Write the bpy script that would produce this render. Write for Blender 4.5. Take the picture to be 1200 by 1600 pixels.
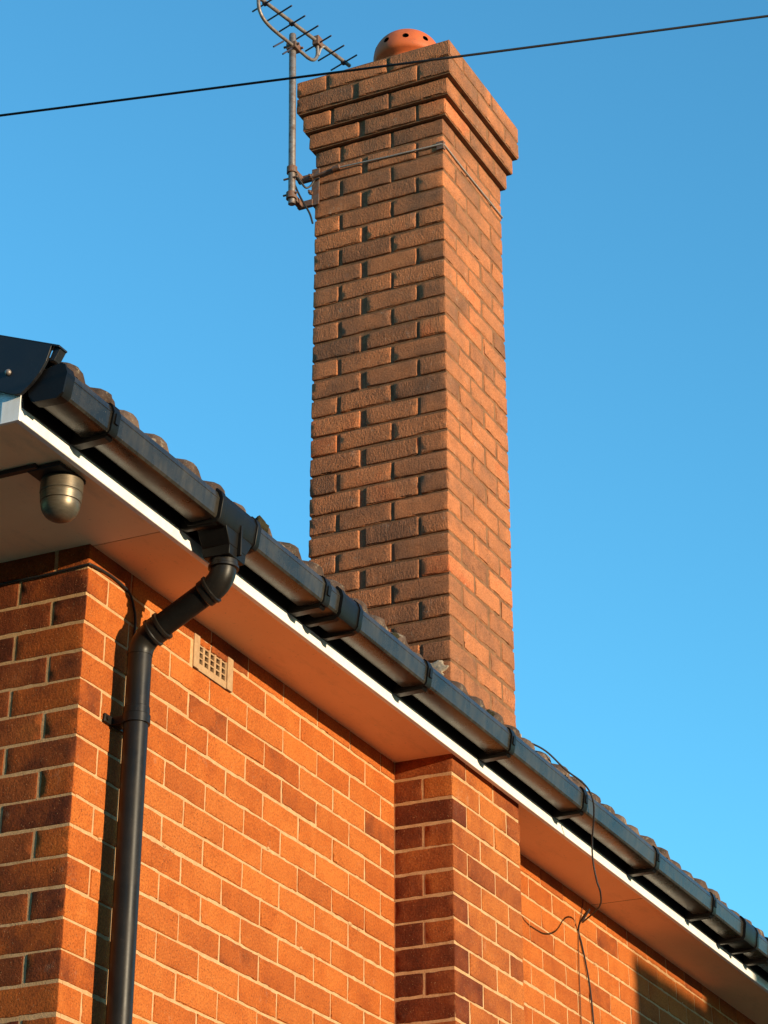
import bpy, bmesh, math, random
import numpy as np
from mathutils import Vector, Matrix, noise

for o in list(bpy.data.objects):
    bpy.data.objects.remove(o)
S = bpy.context.scene
COL = S.collection
R = math.radians

# ------------------------------------------------------------------ camera
GROUND = -4.25                       # z = 0 is the first bed joint under the eaves at the house corner
cd = bpy.data.cameras.new('camera')
cam = bpy.data.objects.new('camera', cd)
COL.objects.link(cam)
right = Vector((0.446, -0.895, 0.008)).normalized()
fwd = Vector((0.763, 0.385, 0.519)).normalized()
right = (right - fwd * right.dot(fwd)).normalized()
up = right.cross(fwd)
m = Matrix.Identity(4)
for i in range(3):
    m[i][0], m[i][1], m[i][2] = right[i], up[i], -fwd[i]
    m[i][3] = (-5.01587, -3.31894, -2.68633)[i]
cam.matrix_world = m
cd.sensor_fit = 'VERTICAL'
cd.sensor_height = 36.0
cd.lens = 36.0 * 3728.46 / 1600
cd.shift_x = 53.637 / 1600
cd.shift_y = -372.92 / 1600
cd.clip_start = 0.05
cd.clip_end = 3000
S.camera = cam

# ------------------------------------------------------------------ light
SUN = Vector((-0.22, -1.0, 0.118)).normalized()      # direction towards the sun
SUN_ELEV = math.asin(SUN.z)
w = bpy.data.worlds.new('World')
S.world = w
w.use_nodes = True
nt = w.node_tree
bg = nt.nodes['Background']
sky = nt.nodes.new('ShaderNodeTexSky')
sky.sky_type = 'NISHITA'
sky.sun_disc = False
sky.sun_elevation = SUN_ELEV
sky.sun_rotation = math.atan2(SUN.x, SUN.y)
sky.air_density = 1.0
sky.dust_density = 0.05
sky.ozone_density = 2.0
hs = nt.nodes.new('ShaderNodeHueSaturation')
hs.inputs['Hue'].default_value = 0.5
hs.inputs['Saturation'].default_value = 1.0
hs.inputs['Value'].default_value = 1.0
nt.links.new(sky.outputs[0], hs.inputs['Color'])
tint_n = nt.nodes.new('ShaderNodeMix'); tint_n.data_type = 'RGBA'; tint_n.blend_type = 'MULTIPLY'
tint_n.inputs[0].default_value = 1.0
tint_n.inputs[7].default_value = (0.70, 1.65, 1.92, 1)
nt.links.new(hs.outputs[0], tint_n.inputs[6])
nt.links.new(tint_n.outputs[2], bg.inputs['Color'])
bg.inputs['Strength'].default_value = 0.15

sd = bpy.data.lights.new('sun', 'SUN')
sd.energy = 5.0
sd.angle = R(0.5)
sd.color = (1.0, 0.79, 0.52)
so = bpy.data.objects.new('sun', sd)
COL.objects.link(so)
so.rotation_euler = SUN.to_track_quat('Z', 'Y').to_euler()
so.location = (-6, -20, 8)

S.view_settings.view_transform = 'Standard'
S.view_settings.look = 'None'
S.view_settings.exposure = 0.58
S.view_settings.gamma = 1.0
S.cycles.max_bounces = 10
S.cycles.diffuse_bounces = 6

# ------------------------------------------------------------------ materials
class NT:
    """tiny node-graph writer"""
    def __init__(s, name):
        s.m = bpy.data.materials.new(name)
        s.m.use_nodes = True
        s.t = s.m.node_tree
        s.b = s.t.nodes['Principled BSDF']
        s.tc = s.t.nodes.new('ShaderNodeTexCoord').outputs['Object']
    def n(s, typ, **kw):
        nd = s.t.nodes.new(typ)
        for k, v in kw.items():
            setattr(nd, k, v)
        return nd
    def L(s, a, b):
        s.t.links.new(a, b)
    def vec(s, scale=(1, 1, 1)):
        mp = s.n('ShaderNodeMapping')
        mp.inputs['Scale'].default_value = scale
        s.L(s.tc, mp.inputs['Vector'])
        return mp.outputs[0]
    def noise(s, scale, detail=4, rough=0.6, vec=None):
        nd = s.n('ShaderNodeTexNoise')
        nd.inputs['Scale'].default_value = scale
        nd.inputs['Detail'].default_value = detail
        nd.inputs['Roughness'].default_value = rough
        s.L(vec if vec is not None else s.tc, nd.inputs['Vector'])
        return nd.outputs['Fac']
    def ramp(s, fac, stops, interp='LINEAR'):
        nd = s.n('ShaderNodeValToRGB')
        cr = nd.color_ramp
        cr.interpolation = interp
        while len(cr.elements) < len(stops):
            cr.elements.new(0.5)
        for e, (p, c) in zip(cr.elements, stops):
            e.position = p
            e.color = (*c, 1) if len(c) == 3 else c
        s.L(fac, nd.inputs['Fac'])
        return nd.outputs['Color']
    def val(s, fac, a, b, lo=0.0, hi=1.0):
        nd = s.n('ShaderNodeMapRange')
        nd.inputs['From Min'].default_value = a
        nd.inputs['From Max'].default_value = b
        nd.inputs['To Min'].default_value = lo
        nd.inputs['To Max'].default_value = hi
        s.L(fac, nd.inputs['Value'])
        return nd.outputs[0]
    def mix(s, fac, a, b, mode='MIX'):
        nd = s.n('ShaderNodeMix', data_type='RGBA', blend_type=mode)
        if isinstance(fac, float): nd.inputs[0].default_value = fac
        else: s.L(fac, nd.inputs[0])
        for sock, v in ((nd.inputs[6], a), (nd.inputs[7], b)):
            if isinstance(v, tuple): sock.default_value = (*v, 1)
            else: s.L(v, sock)
        return nd.outputs[2]
    def math(s, op, a, b):
        nd = s.n('ShaderNodeMath', operation=op)
        for sock, v in ((nd.inputs[0], a), (nd.inputs[1], b)):
            if isinstance(v, (int, float)): sock.default_value = v
            else: s.L(v, sock)
        return nd.outputs[0]
    def bump(s, h, strength=0.5, dist=0.002):
        nd = s.n('ShaderNodeBump')
        nd.inputs['Strength'].default_value = strength
        nd.inputs['Distance'].default_value = dist
        s.L(h, nd.inputs['Height'])
        s.L(nd.outputs[0], s.b.inputs['Normal'])
    def out(s, col, rough=0.9, spec=0.3, metal=0.0):
        if isinstance(col, tuple): s.b.inputs['Base Color'].default_value = (*col, 1)
        else: s.L(col, s.b.inputs['Base Color'])
        if isinstance(rough, (int, float)): s.b.inputs['Roughness'].default_value = rough
        else: s.L(rough, s.b.inputs['Roughness'])
        s.b.inputs['Specular IOR Level'].default_value = spec
        s.b.inputs['Metallic'].default_value = metal
        return s.m

def brick_mat(name, stops, drag=False, speck=0.5, bump=0.6, smear=(0.55, 0.45, 0.33), smear_amt=0.25, tone=(0.36, 0.098, 0.024)):
    g = NT(name)
    at = g.n('ShaderNodeAttribute', attribute_name='tint')
    sep = g.n('ShaderNodeSeparateColor')
    g.L(at.outputs['Color'], sep.inputs[0])
    r1, r2, r3 = sep.outputs
    big = g.noise(9, 3, 0.6)
    f = g.math('ADD', r1, g.val(big, 0.3, 0.7, -0.22, 0.22))
    base = g.ramp(f, stops)
    # overall warm / cool drift of single bricks
    base = g.mix(g.val(r2, 0, 1, 0.0, 0.35), base, tone, 'MIX')
    grain = g.noise(150, 4, 0.75)
    base = g.mix(g.val(grain, 0.38, 0.66, 0.0, 0.75), base, g.mix(1.0, base, (0.45, 0.40, 0.38), 'MULTIPLY'))
    # pale sand specks
    vo = g.n('ShaderNodeTexVoronoi')
    vo.inputs['Scale'].default_value = 125
    g.L(g.tc, vo.inputs['Vector'])
    sp = g.math('MULTIPLY', g.val(vo.outputs['Distance'], 0.08, 0.20, 1, 0), g.val(g.noise(45, 2), 0.46, 0.58, 0, speck))
    base = g.mix(sp, base, (0.60, 0.33, 0.15))
    # dark burnt pits
    pit = g.math('MULTIPLY', g.val(g.noise(230, 2, 0.5), 0.62, 0.70, 0, 1), 0.55)
    base = g.mix(pit, base, (0.035, 0.02, 0.015))
    # smears of lime from the mortar
    sm = g.math('MULTIPLY', g.val(g.noise(16, 6, 0.75), 0.60, 0.78, 0, 1), g.math('MULTIPLY', r3, smear_amt))
    base = g.mix(sm, base, smear)
    if drag:
        # every brick has its own patch of texture: some combed, some sanded, some worn smooth
        mp = g.n('ShaderNodeMapping'); g.L(g.tc, mp.inputs['Vector'])
        ofs = g.n('ShaderNodeCombineXYZ')
        for i_, r_ in enumerate((r1, r2, r3)): g.L(g.math('MULTIPLY', r_, 7.0), ofs.inputs[i_])
        g.L(ofs.outputs[0], mp.inputs['Location'])
        warp = g.n('ShaderNodeVectorMath', operation='ADD')
        wn = g.n('ShaderNodeTexNoise'); wn.inputs['Scale'].default_value = 26; wn.inputs['Detail'].default_value = 3; g.L(mp.outputs[0], wn.inputs['Vector'])
        ws = g.n('ShaderNodeVectorMath', operation='SCALE'); ws.inputs['Scale'].default_value = 0.035; g.L(wn.outputs['Color'], ws.inputs[0])
        g.L(mp.outputs[0], warp.inputs[0]); g.L(ws.outputs[0], warp.inputs[1])
        m2 = g.n('ShaderNodeMapping'); m2.inputs['Scale'].default_value = (150, 150, 45); g.L(warp.outputs[0], m2.inputs['Vector'])
        comb = g.math('MULTIPLY', g.noise(1, 3, 0.6, m2.outputs[0]), g.val(r3, 0.15, 0.7, 0.2, 1.3))
        h = g.math('ADD', comb, g.math('MULTIPLY', g.noise(130, 5, 0.75, mp.outputs[0]), g.val(r2, 0.0, 0.4, 0.5, 1.3)))
        # soot and lichen that came with the years, heaviest near the top
        sepz = g.n('ShaderNodeSeparateXYZ'); g.L(g.tc, sepz.inputs[0])
        zt = g.val(sepz.outputs[2], 4.6, 7.2, 0.0, 1.0)
        soot = g.math('MULTIPLY', g.val(g.noise(3.4, 6, 0.72), 0.42, 0.66), g.math('ADD', g.math('MULTIPLY', zt, 0.40), 0.22))
        base = g.mix(soot, base, (0.125, 0.082, 0.055))
        lich = g.math('MULTIPLY', g.val(g.noise(19, 7, 0.8), 0.61, 0.70), g.math('ADD', g.math('MULTIPLY', zt, 0.3), 0.30))
        base = g.mix(lich, base, (0.50, 0.42, 0.30))
    else:
        h = g.math('ADD', g.noise(170, 4, 0.75), g.math('MULTIPLY', g.noise(60, 3), 0.7))
    h = g.math('SUBTRACT', h, g.math('MULTIPLY', pit, 1.0))
    h = g.math('ADD', h, g.math('MULTIPLY', sp, 0.8))
    g.bump(h, bump, 0.004 if drag else 0.0036)
    return g.out(base, 0.92, 0.15)

M = {}
M['brick'] = brick_mat('orange_brick', [(0.0, (0.10, 0.025, 0.012)), (0.16, (0.20, 0.048, 0.015)), (0.38, (0.38, 0.090, 0.018)),
                                        (0.65, (0.48, 0.122, 0.022)), (1.0, (0.58, 0.170, 0.034))], speck=0.75, bump=0.8)
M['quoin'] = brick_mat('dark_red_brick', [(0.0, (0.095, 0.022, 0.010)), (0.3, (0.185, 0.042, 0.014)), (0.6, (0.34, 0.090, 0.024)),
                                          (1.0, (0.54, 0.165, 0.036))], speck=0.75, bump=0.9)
M['stack_brick'] = brick_mat('weathered_chimney_brick', [(0.0, (0.24, 0.105, 0.055)), (0.25, (0.38, 0.152, 0.070)), (0.5, (0.54, 0.198, 0.080)),
                                                         (0.75, (0.62, 0.226, 0.090)), (1.0, (0.60, 0.160, 0.055))], drag=True, speck=0.25, bump=0.95,
                             smear=(0.60, 0.46, 0.34), smear_amt=0.5, tone=(0.38, 0.17, 0.08))
def mortar_mat(name, a, b, scale=120):
    g = NT(name)
    c = g.mix(g.val(g.noise(26, 5, 0.7), 0.35, 0.65), a, b)
    c = g.mix(g.val(g.noise(380, 2), 0.5, 0.7, 0, 0.45), c, tuple(x * 0.45 for x in b))
    g.bump(g.math('ADD', g.noise(scale, 5, 0.7), g.noise(500, 2)), 0.7, 0.003)
    return g.out(c, 0.95, 0.1)
M['mortar'] = mortar_mat('lime_mortar', (0.60, 0.375, 0.195), (0.47, 0.265, 0.125))
M['stack_mortar'] = mortar_mat('sooty_mortar', (0.27, 0.135, 0.068), (0.16, 0.080, 0.042))
M['fillet'] = mortar_mat('pale_cement', (0.50, 0.40, 0.29), (0.33, 0.25, 0.17), 60)

def pvc(name, col, dirt, rough, amt=0.6, streak=True, spec=0.35):
    g = NT(name)
    n1 = g.noise(7, 6, 0.7, g.vec((1, 1, 1)))
    n2 = g.noise(1, 4, 0.6, g.vec((60, 60, 9)) if streak else g.vec((30, 30, 30)))
    f = g.math('MULTIPLY', g.val(n1, 0.35, 0.66), g.val(n2, 0.3, 0.65, 0.35, 1.0))
    c = g.mix(g.math('MULTIPLY', f, amt), col, dirt)
    sp = g.val(g.noise(210, 2, 0.6), 0.66, 0.74, 0, 0.5)
    c = g.mix(sp, c, tuple(min(1, x * 2.2) for x in dirt))
    g.bump(g.noise(55, 4, 0.6), 0.12, 0.001)
    return g.out(c, g.val(n1, 0.3, 0.7, rough, rough + 0.18), spec)
M['gutter'] = pvc('weathered_gutter_pvc', (0.012, 0.011, 0.0095), (0.056, 0.047, 0.035), 0.20, 0.9, spec=0.30)
M['black_pvc'] = pvc('black_pvc', (0.005, 0.0045, 0.0042), (0.013, 0.011, 0.009), 0.34, 0.6, spec=0.16)
M['pipe_pvc'] = pvc('downpipe_pvc', (0.009, 0.0075, 0.006), (0.024, 0.018, 0.013), 0.29, 0.6, spec=0.24)
M['barge'] = pvc('bargeboard_pvc', (0.010, 0.010, 0.012), (0.022, 0.022, 0.024), 0.30, 0.5, False)
M['white_pvc'] = pvc('white_pvc', (0.80, 0.80, 0.79), (0.62, 0.57, 0.50), 0.32, 0.55)
g = NT('soffit_board')  # white board; warm bounce off the brickwork is put into the colour
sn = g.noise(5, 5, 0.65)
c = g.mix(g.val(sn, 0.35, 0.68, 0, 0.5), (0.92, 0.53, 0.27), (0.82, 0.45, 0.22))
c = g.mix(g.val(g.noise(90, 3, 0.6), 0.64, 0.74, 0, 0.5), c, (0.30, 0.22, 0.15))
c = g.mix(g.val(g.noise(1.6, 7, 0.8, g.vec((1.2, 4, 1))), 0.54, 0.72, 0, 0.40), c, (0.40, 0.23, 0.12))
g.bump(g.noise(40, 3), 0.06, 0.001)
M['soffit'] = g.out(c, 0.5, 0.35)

g = NT('lightened_soffit_board')  # lighter copy of the soffit board, missing bounce light put into its colour
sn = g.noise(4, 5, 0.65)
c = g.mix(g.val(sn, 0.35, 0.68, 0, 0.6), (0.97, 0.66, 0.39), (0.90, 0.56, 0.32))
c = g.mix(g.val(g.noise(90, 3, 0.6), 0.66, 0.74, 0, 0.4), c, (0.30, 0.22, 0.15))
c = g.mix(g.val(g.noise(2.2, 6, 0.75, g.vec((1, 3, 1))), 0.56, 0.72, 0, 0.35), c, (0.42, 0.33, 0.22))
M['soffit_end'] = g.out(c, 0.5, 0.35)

g = NT('concrete_roof_tile')
at = g.n('ShaderNodeAttribute', attribute_name='tint')
c = g.ramp(g.math('ADD', at.outputs['Fac'], g.val(g.noise(14, 5, 0.7), 0.3, 0.7, -0.4, 0.4)),
           [(0.0, (0.045, 0.030, 0.023)), (0.5, (0.095, 0.062, 0.046)), (1.0, (0.16, 0.108, 0.078))])
c = g.mix(g.val(g.noise(38, 5, 0.7), 0.56, 0.66, 0, 0.6), c, (0.30, 0.25, 0.18))
c = g.mix(g.val(g.noise(22, 4, 0.7), 0.60, 0.68, 0, 0.8), c, (0.045, 0.04, 0.025))
g.bump(g.math('ADD', g.noise(160, 5, 0.7), g.noise(45, 4)), 0.8, 0.004)
M['tile'] = g.out(c, 0.95, 0.1)

g = NT('moss')
c = g.mix(g.noise(160, 4), (0.022, 0.020, 0.012), (0.06, 0.052, 0.028))
g.bump(g.noise(220, 5, 0.7), 1.0, 0.006)
M['moss'] = g.out(c, 1.0, 0.05)

g = NT('terracotta')
c = g.mix(g.val(g.noise(20, 5, 0.6), 0.3, 0.7), (0.55, 0.115, 0.028), (0.42, 0.088, 0.025))
c = g.mix(g.val(g.noise(60, 4), 0.62, 0.72, 0, 0.5), c, (0.14, 0.07, 0.04))
g.bump(g.noise(180, 4), 0.25, 0.001)
M['terracotta'] = g.out(c, 0.62, 0.35)

g = NT('buff_air_brick')
c = g.mix(g.val(g.noise(40, 5, 0.7), 0.3, 0.7), (0.42, 0.285, 0.165), (0.31, 0.185, 0.10))
g.bump(g.noise(260, 4), 0.5, 0.002)
M['airbrick'] = g.out(c, 0.9, 0.15)
M['void'] = NT('dark_cavity').out((0.012, 0.009, 0.007), 1.0, 0.0)

g = NT('weathered_aluminium')
n1 = g.noise(45, 5, 0.7)
c = g.mix(g.val(n1, 0.4, 0.66), (0.24, 0.205, 0.18), (0.11, 0.072, 0.055))
g.bump(g.noise(200, 3), 0.3, 0.0008)
M['alu'] = g.out(c, g.val(n1, 0.3, 0.7, 0.40, 0.7), 0.5, 0.55)
g = NT('rusty_steel')
n1 = g.noise(80, 5, 0.7)
c = g.mix(g.val(n1, 0.42, 0.62), (0.15, 0.105, 0.085), (0.17, 0.065, 0.03))
g.bump(g.noise(240, 3), 0.5, 0.001)
M['rust'] = g.out(c, 0.75, 0.3, 0.2)
M['rod'] = NT('dark_aluminium_rod').out((0.05, 0.045, 0.06), 0.5, 0.4, 0.3)
M['galv'] = NT('galvanised_wire').out((0.42, 0.36, 0.30), 0.5, 0.4, 0.6)
M['cable'] = NT('black_cable').out((0.016, 0.014, 0.014), 0.55, 0.35)
g = NT('brown_cable')
M['brown_cable'] = g.out((0.10, 0.040, 0.018), 0.6, 0.3)
M['plastic'] = NT('black_lamp_plastic').out((0.012, 0.012, 0.013), 0.4, 0.4)
g = NT('satin_silver')
n1 = g.noise(60, 4, 0.6, g.vec((1, 1, 6)))
g.bump(g.noise(300, 3), 0.08, 0.0006)
M['silver'] = g.out(g.mix(g.val(n1, 0.35, 0.7), (0.19, 0.155, 0.11), (0.13, 0.105, 0.075)), 0.42, 0.4, 0.65)
g = NT('paving')
c = g.mix(g.noise(1.5, 6, 0.65), (0.30, 0.22, 0.145), (0.40, 0.30, 0.20))
c = g.mix(g.val(g.noise(60, 4), 0.5, 0.7, 0, 0.5), c, (0.08, 0.07, 0.06))
g.bump(g.noise(80, 5), 0.5, 0.004)
M['ground'] = g.out(c, 0.95, 0.1)
g = NT('window_glass')
M['glass'] = g.out((0.03, 0.035, 0.04), 0.05, 0.6)

# ------------------------------------------------------------------ mesh helpers
class MB:
    def __init__(s):
        s.v, s.f, s.c, s.mi = [], [], [], []
    def add(s, verts, faces, tint=(0.5, 0.5, 0.5), mi=0):
        o = len(s.v)
        s.v += [tuple(p) for p in verts]
        s.c += [tint] * len(verts)
        for f in faces:
            s.f.append(tuple(i + o for i in f))
            s.mi.append(mi)
    def box(s, x0, x1, y0, y1, z0, z1, tint=(0.5, 0.5, 0.5), mi=0):
        v = [(x, y, z) for x in (x0, x1) for y in (y0, y1) for z in (z0, z1)]
        f = [(0, 1, 3, 2), (4, 6, 7, 5), (0, 4, 5, 1), (2, 3, 7, 6), (0, 2, 6, 4), (1, 5, 7, 3)]
        s.add(v, f, tint, mi)
    def rbox(s, x0, x1, y0, y1, z0, z1, r=0.003, seg=(1, 1, 1), amp=0.0, tint=(0.5, 0.5, 0.5), mi=0, seed=0.0, chip=0.0, fr=28.0):
        """box with rounded arrises, subdivided so that noise can rough it up"""
        lo = np.array((x0, y0, z0)); hi = np.array((x1, y1, z1))
        ax = []
        for k in range(3):
            L = hi[k] - lo[k]; n = seg[k]
            a = [0, r * 0.5, r] if L > 2.5 * r else [0]
            inner = list(np.linspace(r, L - r, n + 1))[1:-1] if n > 1 else []
            b = [L - r, L - r * 0.5, L] if L > 2.5 * r else [L]
            ax.append(np.array(a + inner + b))
        dims = [len(a) for a in ax]
        idx = {}
        verts = []; faces = []
        ilo = lo + r; ihi = hi - r
        off = Vector((seed * 7.13, seed * 3.77, seed * 5.31))
        def vid(i, j, k):
            key = (i, j, k)
            if key in idx: return idx[key]
            p = lo + np.array((ax[0][i], ax[1][j], ax[2][k]))
            q = np.minimum(np.maximum(p, ilo), ihi)
            d = p - q
            n = np.linalg.norm(d)
            if n > 1e-9:
                d = d / n
                p = q + d * r
            if amp:
                pv = Vector(p)
                e = noise.noise(pv * fr + off) * amp + noise.noise(pv * 95 + off) * amp * 0.5
                edge = (np.count_nonzero(np.abs(d) > 0.3) >= 2)
                if edge and chip:
                    c = noise.noise(pv * 36 - off) + 0.5 * noise.noise(pv * 120)
                    if c > 0.12: e -= chip * (c - 0.12) * 3
                p = p + d * e
            idx[key] = len(verts)
            verts.append(p)
            return idx[key]
        def quad(a, b, c, d_): faces.append((a, b, c, d_))
        I, J, K = dims
        for i in range(I - 1):
            for j in range(J - 1):
                quad(vid(i, j, 0), vid(i, j + 1, 0), vid(i + 1, j + 1, 0), vid(i + 1, j, 0))
                quad(vid(i, j, K - 1), vid(i + 1, j, K - 1), vid(i + 1, j + 1, K - 1), vid(i, j + 1, K - 1))
        for i in range(I - 1):
            for k in range(K - 1):
                quad(vid(i, 0, k), vid(i + 1, 0, k), vid(i + 1, 0, k + 1), vid(i, 0, k + 1))
                quad(vid(i, J - 1, k), vid(i, J - 1, k + 1), vid(i + 1, J - 1, k + 1), vid(i + 1, J - 1, k))
        for j in range(J - 1):
            for k in range(K - 1):
                quad(vid(0, j, k), vid(0, j, k + 1), vid(0, j + 1, k + 1), vid(0, j + 1, k))
                quad(vid(I - 1, j, k), vid(I - 1, j + 1, k), vid(I - 1, j + 1, k + 1), vid(I - 1, j, k + 1))
        s.add(verts, faces, tint, mi)
    def tube(s, pts, r, seg=12, cap=True, mi=0, tint=(0.5, 0.5, 0.5)):
        pts = [Vector(p) for p in pts]
        rs = r if isinstance(r, (list, tuple)) else [r] * len(pts)
        t0 = (pts[1] - pts[0]).normalized()
        ref = Vector((0, 0, 1)) if abs(t0.z) < 0.9 else Vector((1, 0, 0))
        nrm = t0.cross(ref).normalized()
        verts = []; faces = []
        for i, p in enumerate(pts):
            if i == 0: t = t0
            elif i == len(pts) - 1: t = (pts[i] - pts[i - 1]).normalized()
            else: t = ((pts[i + 1] - p).normalized() + (p - pts[i - 1]).normalized()).normalized()
            nrm = (nrm - t * nrm.dot(t)).normalized()
            bn = t.cross(nrm)
            for k in range(seg):
                a = 2 * math.pi * k / seg
                verts.append(p + (nrm * math.cos(a) + bn * math.sin(a)) * rs[i])
        for i in range(len(pts) - 1):
            for k in range(seg):
                a = i * seg + k; b = i * seg + (k + 1) % seg
                faces.append((a, a + seg, b + seg, b))
        if cap:
            faces.append(tuple(range(seg)))
            faces.append(tuple(reversed(range((len(pts) - 1) * seg, len(pts) * seg))))
        s.add(verts, faces, tint, mi)
    def lathe(s, cx, cy, prof, seg=40, mi=0, cap=True):
        verts = []; faces = []
        for r, z in prof:
            for k in range(seg):
                a = 2 * math.pi * k / seg
                verts.append((cx + r * math.cos(a), cy + r * math.sin(a), z))
        for i in range(len(prof) - 1):
            for k in range(seg):
                a = i * seg + k; b = i * seg + (k + 1) % seg
                faces.append((a, b, b + seg, a + seg))
        if cap:
            faces.append(tuple(reversed(range(seg))))
            faces.append(tuple(range((len(prof) - 1) * seg, len(prof) * seg)))
        s.add(verts, faces, (0.5, 0.5, 0.5), mi)
    def extrude_x(s, prof, x0, x1, nx=1, mi=0, wob=0.0):
        """closed (y, z) outline swept along x"""
        n = len(prof); verts = []; faces = []
        for i in range(nx + 1):
            x = x0 + (x1 - x0) * i / nx
            for (y, z) in prof:
                d = noise.noise(Vector((x * 1.7, 3.1, 0))) * wob
                d2 = noise.noise(Vector((x * 1.3, 9.1, 0))) * wob
                verts.append((x, y + d, z + d2))
        for i in range(nx):
            for k in range(n):
                a = i * n + k; b = i * n + (k + 1) % n
                faces.append((a, b, b + n, a + n))
        faces.append(tuple(reversed(range(n))))
        faces.append(tuple(range(nx * n, nx * n + n)))
        s.add(verts, faces, (0.5, 0.5, 0.5), mi)
    def prism(s, outline, axis, a, b, mi=0):
        """polygon in the two other axes, given thickness along axis"""
        n = len(outline)
        def P(u, v, w_):
            return {0: (w_, u, v), 1: (u, w_, v), 2: (u, v, w_)}[axis]
        verts = [P(u, v, a) for u, v in outline] + [P(u, v, b) for u, v in outline]
        faces = [tuple(range(n)), tuple(reversed(range(n, 2 * n)))]
        for k in range(n):
            faces.append((k, k + n, (k + 1) % n + n, (k + 1) % n))
        s.add(verts, faces, (0.5, 0.5, 0.5), mi)
    def build(s, name, mats, parent=None, smooth=False, bevel=0.0, angle=40):
        me = bpy.data.meshes.new(name)
        off = Vector((0, 0, 0))
        p = parent
        while p is not None:
            off = off + p.location; p = p.parent
        v = np.array(s.v) - np.array(off)
        me.from_pydata(v.tolist(), [], s.f)
        if not isinstance(mats, (list, tuple)): mats = [mats]
        for mt in mats: me.materials.append(mt)
        me.polygons.foreach_set('material_index', s.mi)
        ca = me.attributes.new('tint', 'FLOAT_COLOR', 'POINT')
        ca.data.foreach_set('color', [x for c in s.c for x in (*c, 1.0)])
        bm = bmesh.new(); bm.from_mesh(me)
        bmesh.ops.recalc_face_normals(bm, faces=bm.faces)
        bm.to_mesh(me); bm.free()
        if smooth:
            me.polygons.foreach_set('use_smooth', [True] * len(me.polygons))
            try: me.set_sharp_from_angle(angle=R(angle))
            except Exception: pass
        o = bpy.data.objects.new(name, me)
        COL.objects.link(o)
        if parent is not None: o.parent = parent
        if bevel:
            md = o.modifiers.new('bevel', 'BEVEL'); md.width = bevel; md.segments = 2; md.limit_method = 'ANGLE'; md.angle_limit = R(35)
        return o

def empty(name, loc, label, cat, group=None):
    o = bpy.data.objects.new(name, None)
    o.empty_display_size = 0.2
    o.location = loc
    COL.objects.link(o)
    o['label'] = label; o['category'] = cat
    if group: o['group'] = group
    return o
def tag(o, label, cat, group=None):
    o['label'] = label; o['category'] = cat
    if group: o['group'] = group
    return o
def spline(pts, n=8):
    """Catmull-Rom through points"""
    P = [Vector(p) for p in pts]
    P = [P[0] * 2 - P[1]] + P + [P[-1] * 2 - P[-2]]
    out = []
    for i in range(1, len(P) - 2):
        for k in range(n):
            t = k / n
            a, b, c, d = P[i - 1], P[i], P[i + 1], P[i + 2]
            out.append(0.5 * ((2 * b) + (c - a) * t + (2 * a - 5 * b + 4 * c - d) * t * t + (3 * b - a - 3 * c + d) * t ** 3))
    out.append(P[-2])
    return out

rnd = random.Random(11)

# ------------------------------------------------------------------ dimensions
K = 0.08                     # course height
A, D, W1, W2 = 1.926, 0.213, 0.5525, 0.567     # chimney: near-left arris x, projection, depth (y), width (x)
ZS = 0.066                   # soffit
LEN, DEP = 9.2, 7.0          # house length and depth
FY = -0.245                  # fascia face
PITCH = math.tan(R(22))
EAVE_Y, EAVE_Z = -0.318, 0.206
def roof_z(y): return EAVE_Z + (y - EAVE_Y) * PITCH
m_low = int(math.floor(GROUND / K)) + 1

house = empty('brick_house', (0, 0, GROUND), 'orange brick house with black gutter, white fascia and tall brown chimney stack', 'house')

def fine(m): return m * K > -1.55
def tint(lo=0.0, hi=1.0, p=1.0):
    return (lo + (hi - lo) * rnd.random() ** p, rnd.random(), rnd.random())

# ------------------------------------------------------------------ brick walls
def brick(mb, x0, x1, y0, y1, m, tn, proud=0.0, face='f', mi=0, hi=True, amp=0.0010, chip=0.0034, r=0.0028, end_shade_tint=None, twist=0.0035, gap=0.0038):
    """one brick of course m (its top at m*K)"""
    z0, z1 = (m - 1) * K + gap, m * K - gap
    j = 0.0014
    z0 += rnd.uniform(-j, j); z1 += rnd.uniform(-j, j)
    if not hi:
        mb.box(x0, x1, y0, y1, z0, z1, tn, mi); return
    first_v = len(mb.v)
    sx = max(1, int((x1 - x0) / 0.022)); sy = max(1, int((y1 - y0) / 0.022)); sz = 3
    mb.rbox(x0, x1, y0, y1, z0, z1, r, (sx, sy, sz), amp, tn, mi, rnd.random() * 9, chip)
    # bricks are laid by hand: a little out of level, a little twisted
    tl, tw, cx_, cy_ = rnd.gauss(0, 0.0045), rnd.gauss(0, twist), (x0 + x1) / 2, (y0 + y1) / 2
    for i in range(first_v, len(mb.v)):
        x, y, z = mb.v[i]
        mb.v[i] = (x - (y - cy_) * tw, y + (x - cx_) * tw, z + tl * ((x - cx_) + (y - cy_)))
        if end_shade_tint and x < x0 + 0.0024: mb.c[i] = end_shade_tint

def runs(start, end, m, first_half, mod, half):
    """brick extents of one stretcher-bond course"""
    out = []
    a = start
    L = half if first_half else mod
    while a < end - 0.02:
        b = min(a + L, end)
        if end - b < 0.03: b = end
        out.append((a, b - (0.0075 if b < end else 0.0)))
        a = b; L = mod
    return out

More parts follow.
